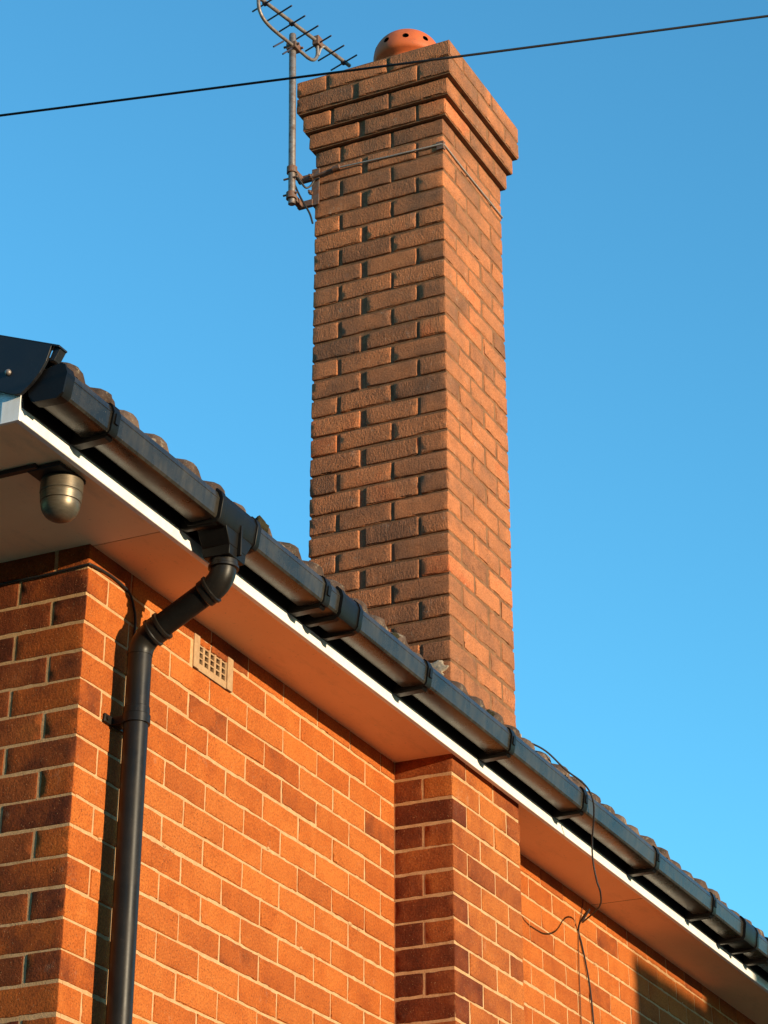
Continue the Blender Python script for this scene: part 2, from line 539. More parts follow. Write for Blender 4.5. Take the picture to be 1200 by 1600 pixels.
# front wall (sunlit), long side along x
mb = MB(); mo = MB()
MODF = 0.2287
AIR = (0.585, 0.805)        # air brick replaces one brick in the course just under the soffit
for m in range(m_low, 2):
    hi_ = fine(m)
    even = (m % 2 == 0)
    for (a, b) in runs(0.0, LEN, m, even, MODF, 0.1125):
        segs = [(a, b)]
        # leave out the part taken by the chimney breast
        lo, hi = A + 0.008, A + W2 - 0.008
        segs = []
        if a < lo: segs.append((a, min(b, lo)))
        if b > hi: segs.append((max(a, hi), b))
        if m in (0, 1):
            s2 = []
            for (p, q) in segs:
                l2, h2 = AIR[0] - 0.008, AIR[1] + 0.008
                if q <= l2 or p >= h2: s2.append((p, q)); continue
                if m == 0:
                    if p < l2 - 0.02: s2.append((p, l2 - 0.004))
                    if q > h2 + 0.02: s2.append((h2 + 0.004, q))
                else: s2.append((p, q))
            segs = s2
        for (p, q) in segs:
            if q - p < 0.012: continue
            first = p < 0.001
            dep = 0.215 if (first and even) else 0.1025
            t = tint(0.50, 0.98)
            if rnd.random() < 0.035: t = (rnd.uniform(0.28, 0.42), t[1], t[2])
            y0 = rnd.uniform(-0.0008, 0.0010)
            x_ = p if not first else rnd.uniform(-0.0007, -0.0001)
            hi2 = hi_ and p < 6.2
            if first:
                # quoin: its gable end is tinted darker, shade put into the colour
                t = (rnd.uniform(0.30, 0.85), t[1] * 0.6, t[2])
            brick(mb, x_, q, y0, dep, m, t, hi=hi2, end_shade_tint=(rnd.uniform(0.08, 0.5), t[1], t[2]) if first else None,
                  **(dict(amp=0.0004, chip=0.0016, twist=0.0007) if first else {}))
l2, h2 = AIR[0] - 0.004, AIR[1] + 0.004
mo.box(0.02, l2, 0.0024, 0.12, GROUND, 0.09, mi=1)
mo.box(l2, h2, 0.0024, 0.12, GROUND, -0.085, mi=1)
mo.box(l2, h2, 0.0024, 0.12, 0.034, 0.09, mi=1)
mo.box(l2, h2, 0.055, 0.12, -0.085, 0.034, mi=1)
mo.box(h2, LEN - 0.12, 0.0024, 0.12, GROUND, 0.09, mi=1)
mb.add(mo.v, mo.f, mi=1)
for q in range(70):
    bx = rnd.uniform(0.05, 5.2)
    if AIR[0] - 0.05 < bx < AIR[1] + 0.05 or A - 0.03 < bx < A + W2 + 0.03: continue
    mq = rnd.randint(-18, -1)
    bz = mq * K + rnd.uniform(-0.004, 0.004)
    base_v = len(mb.v)
    k_ = 9
    rx, rz = rnd.uniform(0.006, 0.016), rnd.uniform(0.003, 0.007)
    ring = [(bx + rx * math.cos(6.283 * i / k_) * rnd.uniform(.6, 1.2), 0.001, bz + rz * math.sin(6.283 * i / k_) * rnd.uniform(.6, 1.3)) for i in range(k_)]
    ring2 = [(bx + (x - bx) * .5, -0.0022, bz + (z - bz) * .5) for (x, y, z) in ring]
    mb.add(ring + ring2 + [(bx, -0.003, bz)], [(i, (i + 1) % k_, (i + 1) % k_ + k_, i + k_) for i in range(k_)] + [(i + k_, (i + 1) % k_ + k_, 2 * k_) for i in range(k_)], mi=1)
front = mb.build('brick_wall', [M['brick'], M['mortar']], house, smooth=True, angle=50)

# gable wall in grazing light, along y
mb = MB()
GAB_TOP = lambda y: roof_z(min(y, DEP - y)) - 0.08
m_top = int(roof_z(DEP / 2) / K)
for m in range(m_low, m_top):
    even = (m % 2 == 0)
    start = 0.225 if even else 0.1125
    end = DEP
    if m > 1:      # above the eaves: clipped under the roof slope
        yy = EAVE_Y + (m * K + 0.08 - EAVE_Z) / PITCH
        if yy > DEP - yy: break
        start_y, end = max(0.0, yy), DEP - max(0.0, yy)
    else: start_y = 0
    for (a, b) in runs(start, DEP, m, False, 0.225, 0.1125):
        if m > 1: a, b = max(a, start_y), min(b, end)
        if b - a < 0.02: continue
        t = tint(0.05, 0.56)  # darker mix: burnt bricks, plus shade put into the tone
        hi2 = fine(m) and a < 1.2
        brick(mb, rnd.uniform(-0.0005, 0.0001), 0.1025, a, b, m, t, hi=hi2, amp=0.0004, chip=0.0018, twist=0.0008)
prof = [(0.0034, GROUND), (0.0034, 0.0885), (0.10, roof_z(0.10) - 0.09), (DEP / 2, roof_z(DEP / 2) - 0.09), (DEP, roof_z(0.0) - 0.10), (DEP, GROUND)]
mb.prism(prof, 0, 0.0012, 0.11, mi=1)
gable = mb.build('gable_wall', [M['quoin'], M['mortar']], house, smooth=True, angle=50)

# the two walls out of sight
mb = MB()
for m in range(m_low, 2):
    for (a, b) in runs(0.11, LEN, m, m % 2 == 0, 0.225, 0.1125):
        brick(mb, a, b, DEP - 0.1, DEP, m, tint(0.3, 0.9), hi=False)
mb.box(0.12, LEN, DEP - 0.11, DEP - 0.004, GROUND, 0.09, mi=1)
mb.build('brick_wall', [M['brick'], M['mortar']], house)
mb = MB()
for m in range(m_low, 2):
    for (a, b) in runs(0.11, DEP - 0.11, m, m % 2 == 0, 0.225, 0.1125):
        brick(mb, LEN - 0.1, LEN, a, b, m, tint(0.3, 0.9), hi=False)
mb.prism([(0.12, GROUND), (0.12, roof_z(0.12) - 0.1), (DEP / 2, roof_z(DEP / 2) - 0.1), (DEP - 0.12, roof_z(0.12) - 0.1), (DEP - 0.12, GROUND)],
         0, LEN - 0.11, LEN - 0.004, mi=1)
mb.build('gable_wall', [M['brick'], M['mortar']], house)

# chimney breast: the pier on the front wall
mb = MB()
hx = (W2 - 0.02) / 2.5 * 1.0
for m in range(m_low, 2):
    even = (m % 2 == 0)
    full = (W2 - 0.02) / 2.5; half = full / 2
    hi_ = fine(m)
    def jy(): return -D + rnd.uniform(-0.001, 0.001)
    def jx(): return A + rnd.uniform(-0.0006, 0.0004)
    tf = lambda: (rnd.uniform(0.42, 0.95), rnd.random(), rnd.random())
    tq = lambda: (rnd.uniform(0.08, 0.42), rnd.random() * 0.3, rnd.random() * 0.4)  # darker tones for the flank, its shade put into the brick colour
    x0, x1 = A, A + W2
    if even:
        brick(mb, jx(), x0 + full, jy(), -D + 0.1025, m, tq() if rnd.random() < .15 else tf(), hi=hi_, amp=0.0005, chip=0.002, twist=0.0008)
        brick(mb, x0 + full + .01, x0 + 2 * full + .01, jy(), -D + 0.1025, m, tf(), hi=hi_)
        brick(mb, x0 + 2 * full + .02, x1, jy(), 0.0, m, tf(), hi=hi_)
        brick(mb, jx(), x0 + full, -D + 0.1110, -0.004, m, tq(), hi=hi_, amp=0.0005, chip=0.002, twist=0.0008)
    else:
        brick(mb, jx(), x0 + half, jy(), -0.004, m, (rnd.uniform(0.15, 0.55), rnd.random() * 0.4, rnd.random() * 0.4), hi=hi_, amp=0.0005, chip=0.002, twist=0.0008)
        brick(mb, x0 + half + .01, x0 + half + full + .01, jy(), -D + 0.1025, m, tf(), hi=hi_)
        brick(mb, x0 + half + full + .02, x1, jy(), -D + 0.1025, m, tf(), hi=hi_)
        brick(mb, x1 - full, x1, -D + 0.1125, -0.004, m, tf(), hi=hi_)
mb.box(A + 0.0013, A + W2 - 0.0035, -D + 0.0026, 0.06, GROUND, 0.085, mi=1)
mb.build('chimney_breast', [M['quoin'], M['mortar']], house, smooth=True, angle=50)

# chimney stack
mb = MB()
def stack_course(mb, m, o, amp=0.0018, chip=0.0045, mortar_in=0.0065):
    odd = (m % 2 != 0)
    x0, x1 = A - o, A + W2 + o
    y0, y1 = -D - o, -D + W1 + o
    fx = (x1 - x0 - 0.02) / 2.5; fy = (y1 - y0 - 0.02) / 2.5
    hx_, hy_ = fx / 2, fy / 2
    g_ = 0.011
    dx = dy = 0.1025
    T = lambda: (min(1, max(0, rnd.gauss(0.45, 0.17))), rnd.random() * 0.4, rnd.random())
    j = lambda: rnd.uniform(-0.0013, 0.0013)
    def B(a, b, c, d): brick(mb, a + (j() if abs(a - x0) < 1e-6 else 0), b, c + (j() if abs(c - y0) < 1e-6 else 0), d, m, T(), amp=amp, chip=chip, r=0.0042, twist=0.0025, gap=0.0054)
    if odd:
        B(x0, x0 + hx_, y0, y0 + fy)
        B(x0 + hx_ + g_, x0 + hx_ + fx + g_ / 2, y0, y0 + dy)
        B(x1 - fx + g_ / 2, x1, y0, y0 + dy)
        B(x0, x0 + dx, y0 + fy + g_, y0 + 2 * fy + g_ / 2)
        B(x1 - dx, x1, y0 + hy_ + g_, y0 + hy_ + fy + g_)
        B(x0, x0 + fx, y1 - hy_, y1)
        B(x0 + fx + g_, x0 + 2 * fx + g_, y1 - dy, y1)
        B(x1 - hx_, x1, y1 - fy + g_, y1)
    else:
        B(x0, x0 + fx, y0, y0 + hy_)
        B(x0 + fx + g_, x0 + 2 * fx + g_ / 2, y0, y0 + dy)
        B(x1 - hx_, x1, y0, y0 + fy)
        B(x0, x0 + dx, y0 + hy_ + g_, y0 + hy_ + fy + g_ / 2)
        B(x1 - dx, x1, y0 + fy + g_, y0 + 2 * fy + g_ / 2)
        B(x0, x0 + hx_, y1 - fy + g_, y1)
        B(x0 + hx_ + g_, x0 + hx_ + fx + g_, y1 - dy, y1)
        B(x1 - fx + g_ / 2, x1, y1 - hy_, y1)
    mi_ = mortar_in
    mb.box(x0 + mi_ * 1.1, x1 - mi_, y0 + mi_ * 0.45, y1 - mi_, (m - 1) * K - (0.0 if m > 2 else 0), m * K, mi=1)
for m in range(2, 34): stack_course(mb, m, 0.0)
stack_course(mb, 34, 0.02); stack_course(mb, 35, 0.04); stack_course(mb, 36, 0.06); stack_course(mb, 37, 0.06)
stack = mb.build('chimney', [M['stack_brick'], M['stack_mortar']], house, smooth=True, angle=50)
stack['label'] = 'tall weathered brown chimney stack with stepped courses at its top'

# flaunching and pot
mb = MB()
cx, cy = A + W2 / 2 - 0.03, -D + W1 / 2 - 0.008
ring0 = []
n = 40
for k in range(n):
    a = 2 * math.pi * k / n
    ca, sa = math.cos(a), math.sin(a)
    s_ = 1 / max(abs(ca), abs(sa))
    ring0.append((A + W2 / 2 + 0.31 * ca * s_, -D + W1 / 2 + 0.30 * sa * s_, 2.958))
ring1 = [(cx + 0.13 * math.cos(2 * math.pi * k / n), cy + 0.13 * math.sin(2 * math.pi * k / n), 3.04) for k in range(n)]
mb.add(ring0 + ring1, [(k, (k + 1) % n, (k + 1) % n + n, k + n) for k in range(n)] + [tuple(range(n, 2 * n))])
mb.build('flaunching', M['fillet'], stack, smooth=True)

def make_pot(cx, cy):
    mb = MB()
    # vertical profile: short neck, bulged dome with a ring of vent holes
    prof = [(0.105, 3.02), (0.105, 3.125), (0.112, 3.135)]
    R0, z0, h = 0.140, 3.165, 0.118
    prof += [(0.130, 3.142), (0.138, 3.150)]
    N = 80
    phis = [i * 0.06 for i in range(0, 27)]
    for t in phis:
        prof.append((R0 * max(0.02, math.cos(t) ** 0.8), z0 + h * math.sin(t)))
    base = 5
    verts = []; faces = []
    def P(row, k):
        r, z = prof[row]; a = 2 * math.pi * k / N
        return [cx + r * math.cos(a), cy + r * math.sin(a), z]
    for row in range(len(prof)):
        for k in range(N): verts.append(P(row, k))
    r_lo, r_hi = base + 2, base + 6
    holes = [8 * q + 3 for q in range(N // 8)]
    skip = set()
    for h0 in holes:
        for row in range(r_lo, r_hi):
            for k in range(h0, h0 + 4): skip.add((row, k % N))
    inner = []
    for h0 in holes:
        loop = [(r_lo, h0 + i) for i in range(4)] + [(r_lo + i, h0 + 4) for i in range(4)] + [(r_hi, h0 + 4 - i) for i in range(4)] + [(r_hi - i, h0) for i in range(4)]
        cv = P(r_lo + 2, h0 + 2)
        c_ = Vector(cv)
        nrm = Vector((cv[0] - cx, cv[1] - cy, (cv[2] - z0) * 0.9)).normalized()
        u_ = Vector((-nrm.y, nrm.x, 0)).normalized(); v_ = nrm.cross(u_)
        ids = []
        for (row, k) in loop:
            i = row * N + k % N
            d = Vector(verts[i]) - c_
            ang = math.atan2(d.dot(v_), d.dot(u_))
            dep = d.dot(nrm)
            q = c_ + (u_ * math.cos(ang) + v_ * math.sin(ang)) * 0.0135 + nrm * dep * 0.45
            verts[i] = list(q); ids.append(i)
        b0 = len(verts)
        for i in ids: verts.append(list(Vector(verts[i]) - nrm * 0.022))
        for t in range(16):
            inner.append((ids[t], ids[(t + 1) % 16], b0 + (t + 1) % 16, b0 + t))
        inner.append(tuple(b0 + t for t in range(16)))
    nf = 0
    for row in range(len(prof) - 1):
        for k in range(N):
            if (row, k) in skip: continue
            a = row * N + k; b = row * N + (k + 1) % N
            faces.append((a, b, b + N, a + N))
    faces.append(tuple(range((len(prof) - 1) * N, len(prof) * N)))
    mb.add(verts, faces)
    o = len(mb.v) - len(verts)
    for f in inner:
        mb.f.append(f); mb.mi.append(1)
    return mb
pot = make_pot(cx, cy).build('chimney_pot', [M['terracotta'], M['void']], stack, smooth=True, angle=45)

# cement fillet where the tiles meet the stack
def lump(mb, c, r, seed, sq=(1, 1, 1), sub=2):
    bm = bmesh.new()
    bmesh.ops.create_icosphere(bm, subdivisions=sub, radius=1.0)
    vs = []
    for v in bm.verts:
        d = 1 + 0.45 * noise.noise(v.co * 1.6 + Vector((seed, seed * 2, 0))) + 0.25 * noise.noise(v.co * 4.5 + Vector((0, seed, 1))) + 0.12 * noise.noise(v.co * 11)
        vs.append((c[0] + v.co.x * r * d * sq[0], c[1] + v.co.y * r * d * sq[1], c[2] + v.co.z * r * d * sq[2]))
    mb.add(vs, [tuple(v.index for v in f.verts) for f in bm.faces])
    bm.free()
mb = MB()
# sloping fillet along the left flank and the front
def fillet(p0, p1, out, h0, h1, n=40, w_=0.05, seed=0.0):
    vs = []; fs = []
    p0, p1, out = Vector(p0), Vector(p1), Vector(out)
    for i in range(n + 1):
        t = i / n
        p = p0.lerp(p1, t)
        hh = (h0 + (h1 - h0) * t) * (0.75 + 0.7 * noise.noise(Vector((t * 6 + seed, seed, 0)))) + 0.01 * noise.noise(Vector((t * 23, seed, 4)))
        ww = w_ * (0.9 + 0.5 * noise.noise(Vector((t * 7, seed, 2))))
        vs += [p - out * 0.01 + Vector((0, 0, -0.05)), p + out * ww + Vector((0, 0, -0.03)), p + out * ww * 0.75 + Vector((0, 0, 0.012)),
               p + out * 0.016 + Vector((0, 0, hh * 0.75)), p + out * 0.004 + Vector((0, 0, hh)), p - out * 0.012 + Vector((0, 0, hh))]
    k = 6
    for i in range(n):
        for j in range(k):
            a = i * k + j; b = i * k + (j + 1) % k
            fs.append((a, b, b + k, a + k))
    fs += [tuple(range(k)), tuple(reversed(range(n * k, n * k + k)))]
    mb.add(vs, fs)
zz = lambda y: roof_z(y) + 0.02
fillet((A, -D, zz(-D) + 0.005), (A, -D + W1, zz(-D + W1)), (-1, 0, 0), 0.085, 0.035, seed=1.3)
fillet((A - 0.01, -D, zz(-D)), (A + W2 + 0.01, -D, zz(-D)), (0, -1, 0), 0.025, 0.035, seed=4.4, w_=0.03)
lump(mb, (A + 0.002, -D + 0.055, 0.362), 0.046, 2.2, (0.13, 0.95, 0.75), 4)
lump(mb, (A + 0.03, -D - 0.008, 0.262), 0.034, 3.1, (0.8, 0.4, 0.8), 4)
lump(mb, (A + W2 - 0.005, -D - 0.008, 0.285), 0.030, 5.1, (0.45, 0.4, 1.3), 4)
mb.build('cement_fillet', M['fillet'], stack, smooth=True, angle=180)

# air brick
mb = MB()
ax0, ax1 = AIR
az0, az1 = -0.078, 0.024
yb = -0.006
mb.box(ax0, ax1, 0.046, 0.054, az0, az1, mi=1)                       # dark duct behind the holes
cols, rows_ = 5, 4
hw, hh = 0.0225, 0.0140
gx0, gx1, gz0, gz1 = ax0 + 0.026, ax1 - 0.026, az0 + 0.022, az1 - 0.004
px_ = (gx1 - gx0) / cols; pz_ = (gz1 - gz0) / rows_
def bar(x0, x1, z0, z1, y=0.0):
    mb.rbox(x0, x1, y, y + 0.014, z0, z1, 0.0015, (2, 1, 2), 0.0004, seed=rnd.random() * 9)
bar(ax0 - 0.006, gx0, az0, az1, -0.003); bar(gx1, ax1 + 0.006, az0, az1, -0.003)
bar(gx0, gx1, az0, gz0, 0.001); bar(gx0, gx1, gz1, az1, 0.001)
for i in range(cols + 1):
    xc = gx0 + i * px_
    w2 = (px_ - hw) / 2
    a, b = max(gx0, xc - w2), min(gx1, xc + w2)
    bar(a, b, gz0, gz1, 0.0022)
for jz in range(rows_ + 1):
    zc = gz0 + jz * pz_
    w2 = (pz_ - hh) / 2
    a, b = max(gz0, zc - w2), min(gz1, zc + w2)
    bar(gx0, gx1, a, b, 0.0036)
mb.build('air_brick', [M['airbrick'], M['void']], front, smooth=True, angle=40)

# ------------------------------------------------------------------ eaves
XL, XR = -0.715, LEN + 0.5
mb = MB()
mb.box(0.0165, XR, FY + 0.012, 0.0, ZS, ZS + 0.01)
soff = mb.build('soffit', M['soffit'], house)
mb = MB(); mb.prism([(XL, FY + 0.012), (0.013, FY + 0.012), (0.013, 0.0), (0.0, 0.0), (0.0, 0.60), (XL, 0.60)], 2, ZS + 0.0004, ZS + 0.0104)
mb.build('soffit_end_board', M['soffit_end'], soff)
mb = MB(); mb.box(0.0128, 0.0167, FY + 0.013, -0.001, ZS + 0.003, ZS + 0.012)
mb.build('soffit_joint', M['plastic'], soff)
mb = MB(); mb.box(3.72, 3.7225, FY + 0.013, -0.001, ZS - 0.0006, ZS + 0.002)
mb.build('soffit_joint', M['plastic'], soff)
for sx_ in (0.45, 1.05, 1.55, 2.75, 3.35, 3.68, 3.78, 4.4, 5.0):
    mb = MB(); mb.lathe(sx_, FY + 0.030 + rnd.uniform(-.004, .004), [(0.0042, ZS - 0.0012), (0.0042, ZS + 0.001)], 12)
    mb.build('screw_head', M['soffit_end'], soff)
# white fascia board, its lower lip below the soffit
mb = MB()
mb.rbox(XL - 0.001, XR, FY, FY + 0.018, 0.052, 0.100, 0.003, (60, 1, 2), 0.0)
fas = mb.build('fascia', M['white_pvc'], house, smooth=True, angle=50)
mb = MB()
mb.rbox(XL - 0.001, XR, FY - 0.004, FY + 0.016, 0.0875, 0.205, 0.002, (60, 1, 2), 0.0)
mb.build('fascia_cover', M['black_pvc'], fas, smooth=True, angle=50)
# white boxed end of the eaves under the bargeboard, and the gable fascia
mb = MB()
pr = [(FY + 0.001, 0.05), (0.62, 0.05), (0.62, roof_z(0.62) - 0.03), (FY + 0.001, roof_z(FY) - 0.03)]
mb.prism(pr, 0, XL - 0.010, XL - 0.0015)
mb.prism([(FY - 0.0015, 0.048), (FY + 0.052, 0.048), (FY + 0.052, 0.15), (FY - 0.0015, 0.15)], 0, XL - 0.014, XL - 0.0103)
mb.build('box_end', M['white_pvc'], house)
mb = MB()
mb.prism([(0.62, 0.05), (0.63, 0.05), (0.63, roof_z(0.62) - 0.03), (0.62, roof_z(0.62) - 0.03)], 0, XL, 0.0)
ys = [0.63, DEP / 2, DEP + 0.3]
pg = [(0.631, roof_z(0.63) - 0.16), (DEP / 2, roof_z(DEP / 2) - 0.16), (DEP + 0.2, roof_z(-0.2) - 0.16), (DEP + 0.2, roof_z(-0.2) - 0.15), (DEP / 2, roof_z(DEP / 2) - 0.15), (0.631, roof_z(0.63) - 0.15)]
mb.prism(pg, 0, XL, 0.0)
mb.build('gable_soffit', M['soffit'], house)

# black bargeboard cover with its curved cut end
mb = MB()
top = lambda y: roof_z(y) + 0.035
bot = lambda y: roof_z(y) - 0.118
out = [(-0.335, top(-0.335)), (-0.322, 0.190), (-0.305, 0.160), (-0.283, 0.135), (-0.255, 0.113), (-0.235, 0.115)]
out += [(0.0, bot(0.0)), (DEP / 2, bot(DEP / 2)), (DEP / 2, top(DEP / 2))]
mb.prism(out, 0, XL - 0.026, XL - 0.016)
# return of the cover over the tile edge
ret = [(-0.358, top(-0.358) - 0.004), (DEP / 2, top(DEP / 2)), (DEP / 2, top(DEP / 2) + 0.006), (-0.358, top(-0.358) + 0.002)]
mb.prism(ret, 0, XL - 0.026, XL + 0.012)
mb.prism([(-0.356, top(-0.356) - 0.001), (-0.337, top(-0.337) - 0.001), (-0.322, 0.195), (-0.338, 0.192)], 0, XL - 0.0155, XL + 0.0118)
barge = mb.build('bargeboard', M['barge'], house, bevel=0.0015)
out2 = [(DEP - u, v) for u, v in out[5:]] + [(DEP + 0.3, top(-0.3))]
mb = MB(); mb.prism([(DEP / 2 + .001, bot(DEP / 2)), (DEP + 0.3, bot(-0.3)), (DEP + 0.3, top(-0.3)), (DEP / 2 + .001, top(DEP / 2))], 0, XL - 0.026, XL - 0.016)
mb.build('bargeboard', M['barge'], house)
mb = MB(); mb.lathe(0, 0, [(0.0085, 0), (0.0085, 0.004), (0.006, 0.008), (0.002, 0.0095)], 16)
mb.v = [(XL - 0.026 - z, -0.212 + x, 0.182 + y) for (x, y, z) in mb.v]
mb.build('rivet', M['alu'], barge, smooth=True)

# roof of concrete tiles with bold rolls
mb = MB()
def roll(x):
    d = ((x + 0.608 + 0.075) % 0.15) - 0.075
    t = abs(d) / 0.035
    return 0.028 * math.sqrt(max(0.0, 1 - t * t)) if t < 1 else 0.0
gauge = 0.32
def roof_side(sign, nx):
    xs = [XL + 0.005 + (XR - XL) * i / nx for i in range(nx + 1)]
    nrow = 13 if sign > 0 else 13
    for r_ in range(nrow):
        y0 = EAVE_Y + r_ * gauge * 0.927
        y1 = min(y0 + (gauge + 0.06) * 0.927, DEP / 2)
        if y0 > DEP / 2: break
        vs = []; tn = []
        for i, x in enumerate(xs):
            tile = math.floor((x + 0.608 + 0.075) / 0.30 + 0.5 * (r_ % 2))
            q = math.sin(tile * 12.9898 + r_ * 78.233) * 43758.5453; q -= math.floor(q)
            q2 = math.sin(tile * 39.3 + r_ * 11.1) * 2341.77; q2 -= math.floor(q2)
            e = (q - 0.5) * 0.013; yy = (q2 - 0.5) * 0.024
            h = roll(x)
            rough = 0.006 * noise.noise(Vector((x * 40, y0 * 9, 2))) + 0.005 * noise.noise(Vector((x * 90, y0 * 9, 7)))
            ya = y0 + yy + rough * 1.4
            row = [(ya + 0.004, roof_z(y0) + h * 0.72 - 0.012 + e), (ya, roof_z(y0) + h * 0.86 - 0.003 + e + rough * 0.4), (ya + 0.003, roof_z(y0) + h + e + 0.010 + rough),
                   (ya + 0.02, roof_z(y0 + 0.02) + h + e + 0.013 + rough), (y1, roof_z(y1) + h - 0.006)]
            for (y, z) in row:
                yq = y if sign > 0 else DEP - y
                vs.append((x, yq, z)); tn.append((q, q2, 0.5))
        k = 5
        fs = []
        for i in range(nx):
            for j in range(k - 1):
                a = i * k + j
                fs.append((a, a + 1, a + 1 + k, a + k))
        o = len(mb.v)
        mb.v += vs; mb.c += tn
        for f in fs: mb.f.append(tuple(i + o for i in f)); mb.mi.append(0)
roof_side(1, 1000)
roof_side(-1, 260)
# underlay closing the roof void
mb.prism([(EAVE_Y + 0.02, roof_z(EAVE_Y + .02) - 0.02), (DEP / 2, roof_z(DEP / 2) - 0.02), (DEP - EAVE_Y - 0.02, roof_z(EAVE_Y + .02) - 0.02),
          (DEP - EAVE_Y - 0.02, roof_z(EAVE_Y + .02) - 0.05), (DEP / 2, roof_z(DEP / 2) - 0.05), (EAVE_Y + 0.02, roof_z(EAVE_Y + .02) - 0.05)], 0, XL + 0.006, XR, mi=0)
mb.tube([(XL, DEP / 2, roof_z(DEP / 2) + 0.0), (XR, DEP / 2, roof_z(DEP / 2) + 0.0)], 0.11, 20)
roof = mb.build('tiled_roof', M['tile'], house, smooth=True, angle=55)
# mortar bedding that fills the open ends of the rolls: one strip
mb = MB()
nb = 1400; vs = []; fs = []
for i in range(nb + 1):
    x = XL + 0.01 + (XR - XL - 0.02) * i / nb
    h = roll(x)
    q = noise.noise(Vector((x * 30, 0.5, 0))) * 0.006 + noise.noise(Vector((x * 95, 3.5, 0))) * 0.003
    q2 = noise.noise(Vector((x * 25, 8.5, 0)))
    top_ = EAVE_Z - 0.010 + h * (0.80 + 0.25 * q2)
    yb2 = EAVE_Y + 0.010 + q - 0.004 * max(0, q2)
    vs += [(x, yb2, EAVE_Z - 0.03), (x, yb2 - 0.004 * (h > 0.005), EAVE_Z - 0.012 + h * 0.4), (x, yb2 + 0.005, top_), (x, yb2 + 0.06, top_)]
for i in range(nb):
    for j in range(3):
        a_ = i * 4 + j
        fs.append((a_, a_ + 1, a_ + 5, a_ + 4))
mb.add(vs, fs)
mb.build('tile_bedding', M['tile'], roof, smooth=True, angle=60)
for (mx, my, mz, mr, sq) in ((0.352, -0.335, 0.203, 0.030, (1.1, .6, .8)), (0.385, -0.33, 0.198, 0.018, (1, .7, .9)), (1.30, -0.30, 0.225, 0.02, (1.2, .8, .7)),
                             (1.78, -0.30, 0.222, 0.018, (1.2, .8, .7)), (2.02, -0.31, 0.215, 0.02, (1, .8, .8))):
    mb = MB(); lump(mb, (mx, my, mz), mr, mx * 9, sq, 3)
    mb.build('moss_clump', M['moss'], roof, smooth=True, angle=80)

# ------------------------------------------------------------------ gutter
def gut_profile(off=0.0, t=0.003, y_sh=0.0):
    o = off
    outer = [(-0.262 + o, 0.160), (-0.272 + o, 0.112 - o * .5), (-0.280 + o * .6, 0.1005 - o), (-0.288, 0.0975 - o), (-0.350, 0.0945 - o), (-0.359 - o * .6, 0.0965 - o),
             (-0.3635 - o, 0.103 - o * .6), (-0.3700 - o, 0.148), (-0.3712 - o, 0.1495), (-0.3708 - o, 0.1520), (-0.3645 - o, 0.1700), (-0.3610, 0.1735 + o), (-0.3575, 0.1725 + o)]
    inner = [(-0.358, 0.1695), (-0.3622, 0.168), (-0.3665 + t * .6, 0.160), (-0.3605 + t * .6, 0.104), (-0.356, 0.0995), (-0.349, 0.098), (-0.288, 0.101), (-0.282, 0.104), (-0.275 + 0.002, 0.113), (-0.2655, 0.160)]
    return outer + inner
mb = MB()
mb.extrude_x(gut_profile(), -0.712, XR + 0.02, 120, wob=0.0025)
gut = mb.build('gutter', M['gutter'], house, smooth=True, angle=25)
gut['label'] = 'weathered black square gutter run under the tile edge'

def band_profile(o, thick=0.003):
    """strap that wraps the gutter from the back lip to the front lip"""
    p = gut_profile(0.0)
    outer = [(-0.2600 + o, 0.172), (-0.2695 + o, 0.112 - o * .4), (-0.2785 + o * .6, 0.0985 - o), (-0.288, 0.095 - o), (-0.350, 0.092 - o), (-0.3605 - o * .6, 0.0940 - o),
             (-0.3660 - o, 0.102 - o * .6), (-0.3738 - o, 0.1495), (-0.3734 - o, 0.1530), (-0.3668 - o, 0.1725), (-0.3620, 0.1768 + o), (-0.356, 0.1760 + o)]
    inner = [(-0.356, 0.1742), (-0.3612, 0.1743), (-0.3648, 0.1712), (-0.3714, 0.1515), (-0.3640, 0.103), (-0.358, 0.0975), (-0.350, 0.0955), (-0.288, 0.0985), (-0.281, 0.101), (-0.273, 0.113), (-0.263, 0.168)]
    return outer + inner
def bracket(x, width=0.032, o=0.003):
    mb = MB()
    mb.extrude_x(band_profile(o), x - width / 2, x + width / 2)
    # foot that screws to the fascia
    mb.prism([(-0.2445, 0.088), (-0.2445, 0.19), (-0.252, 0.19), (-0.259, 0.160), (-0.266, 0.112), (-0.278, 0.0965), (-0.350, 0.0915), (-0.358, 0.0870), (-0.350, 0.0815), (-0.262, 0.0800)], 0, x - width / 2 + 0.002, x + width / 2 - 0.002)
    # front clip tongue
    mb.prism([(-0.3770, 0.120), (-0.3725, 0.120), (-0.3755, 0.149), (-0.3795, 0.147)], 0, x - width * 0.25, x + width * 0.25)
    return mb.build('gutter_bracket', M['black_pvc'], gut, smooth=True, angle=30)
for x in (-0.485, 0.703, 1.41, 2.075, 2.732, 3.475, 4.13, 4.86, 5.6, 6.4, 7.2, 8.0, 8.8): bracket(x)
def union(x0, x1):
    mb = MB()
    mb.extrude_x(band_profile(0.0045), x0 + 0.012, x1 - 0.012)
    o = mb.build('gutter_union', M['black_pvc'], gut, smooth=True, angle=30)
    for xx in (x0 + 0.008, x1 - 0.008):
        b = MB(); b.extrude_x(band_profile(0.0085), xx - 0.010, xx + 0.010)
        b.prism([(-0.2445, 0.088), (-0.2445, 0.17), (-0.262, 0.150), (-0.278, 0.0960), (-0.350, 0.0895), (-0.362, 0.0860), (-0.350, 0.0800), (-0.262, 0.0790)], 0, xx - 0.009, xx + 0.009)
        b.build('union_clip', M['black_pvc'], o, smooth=True, angle=30) if False else mb_join(o, b)
    return o
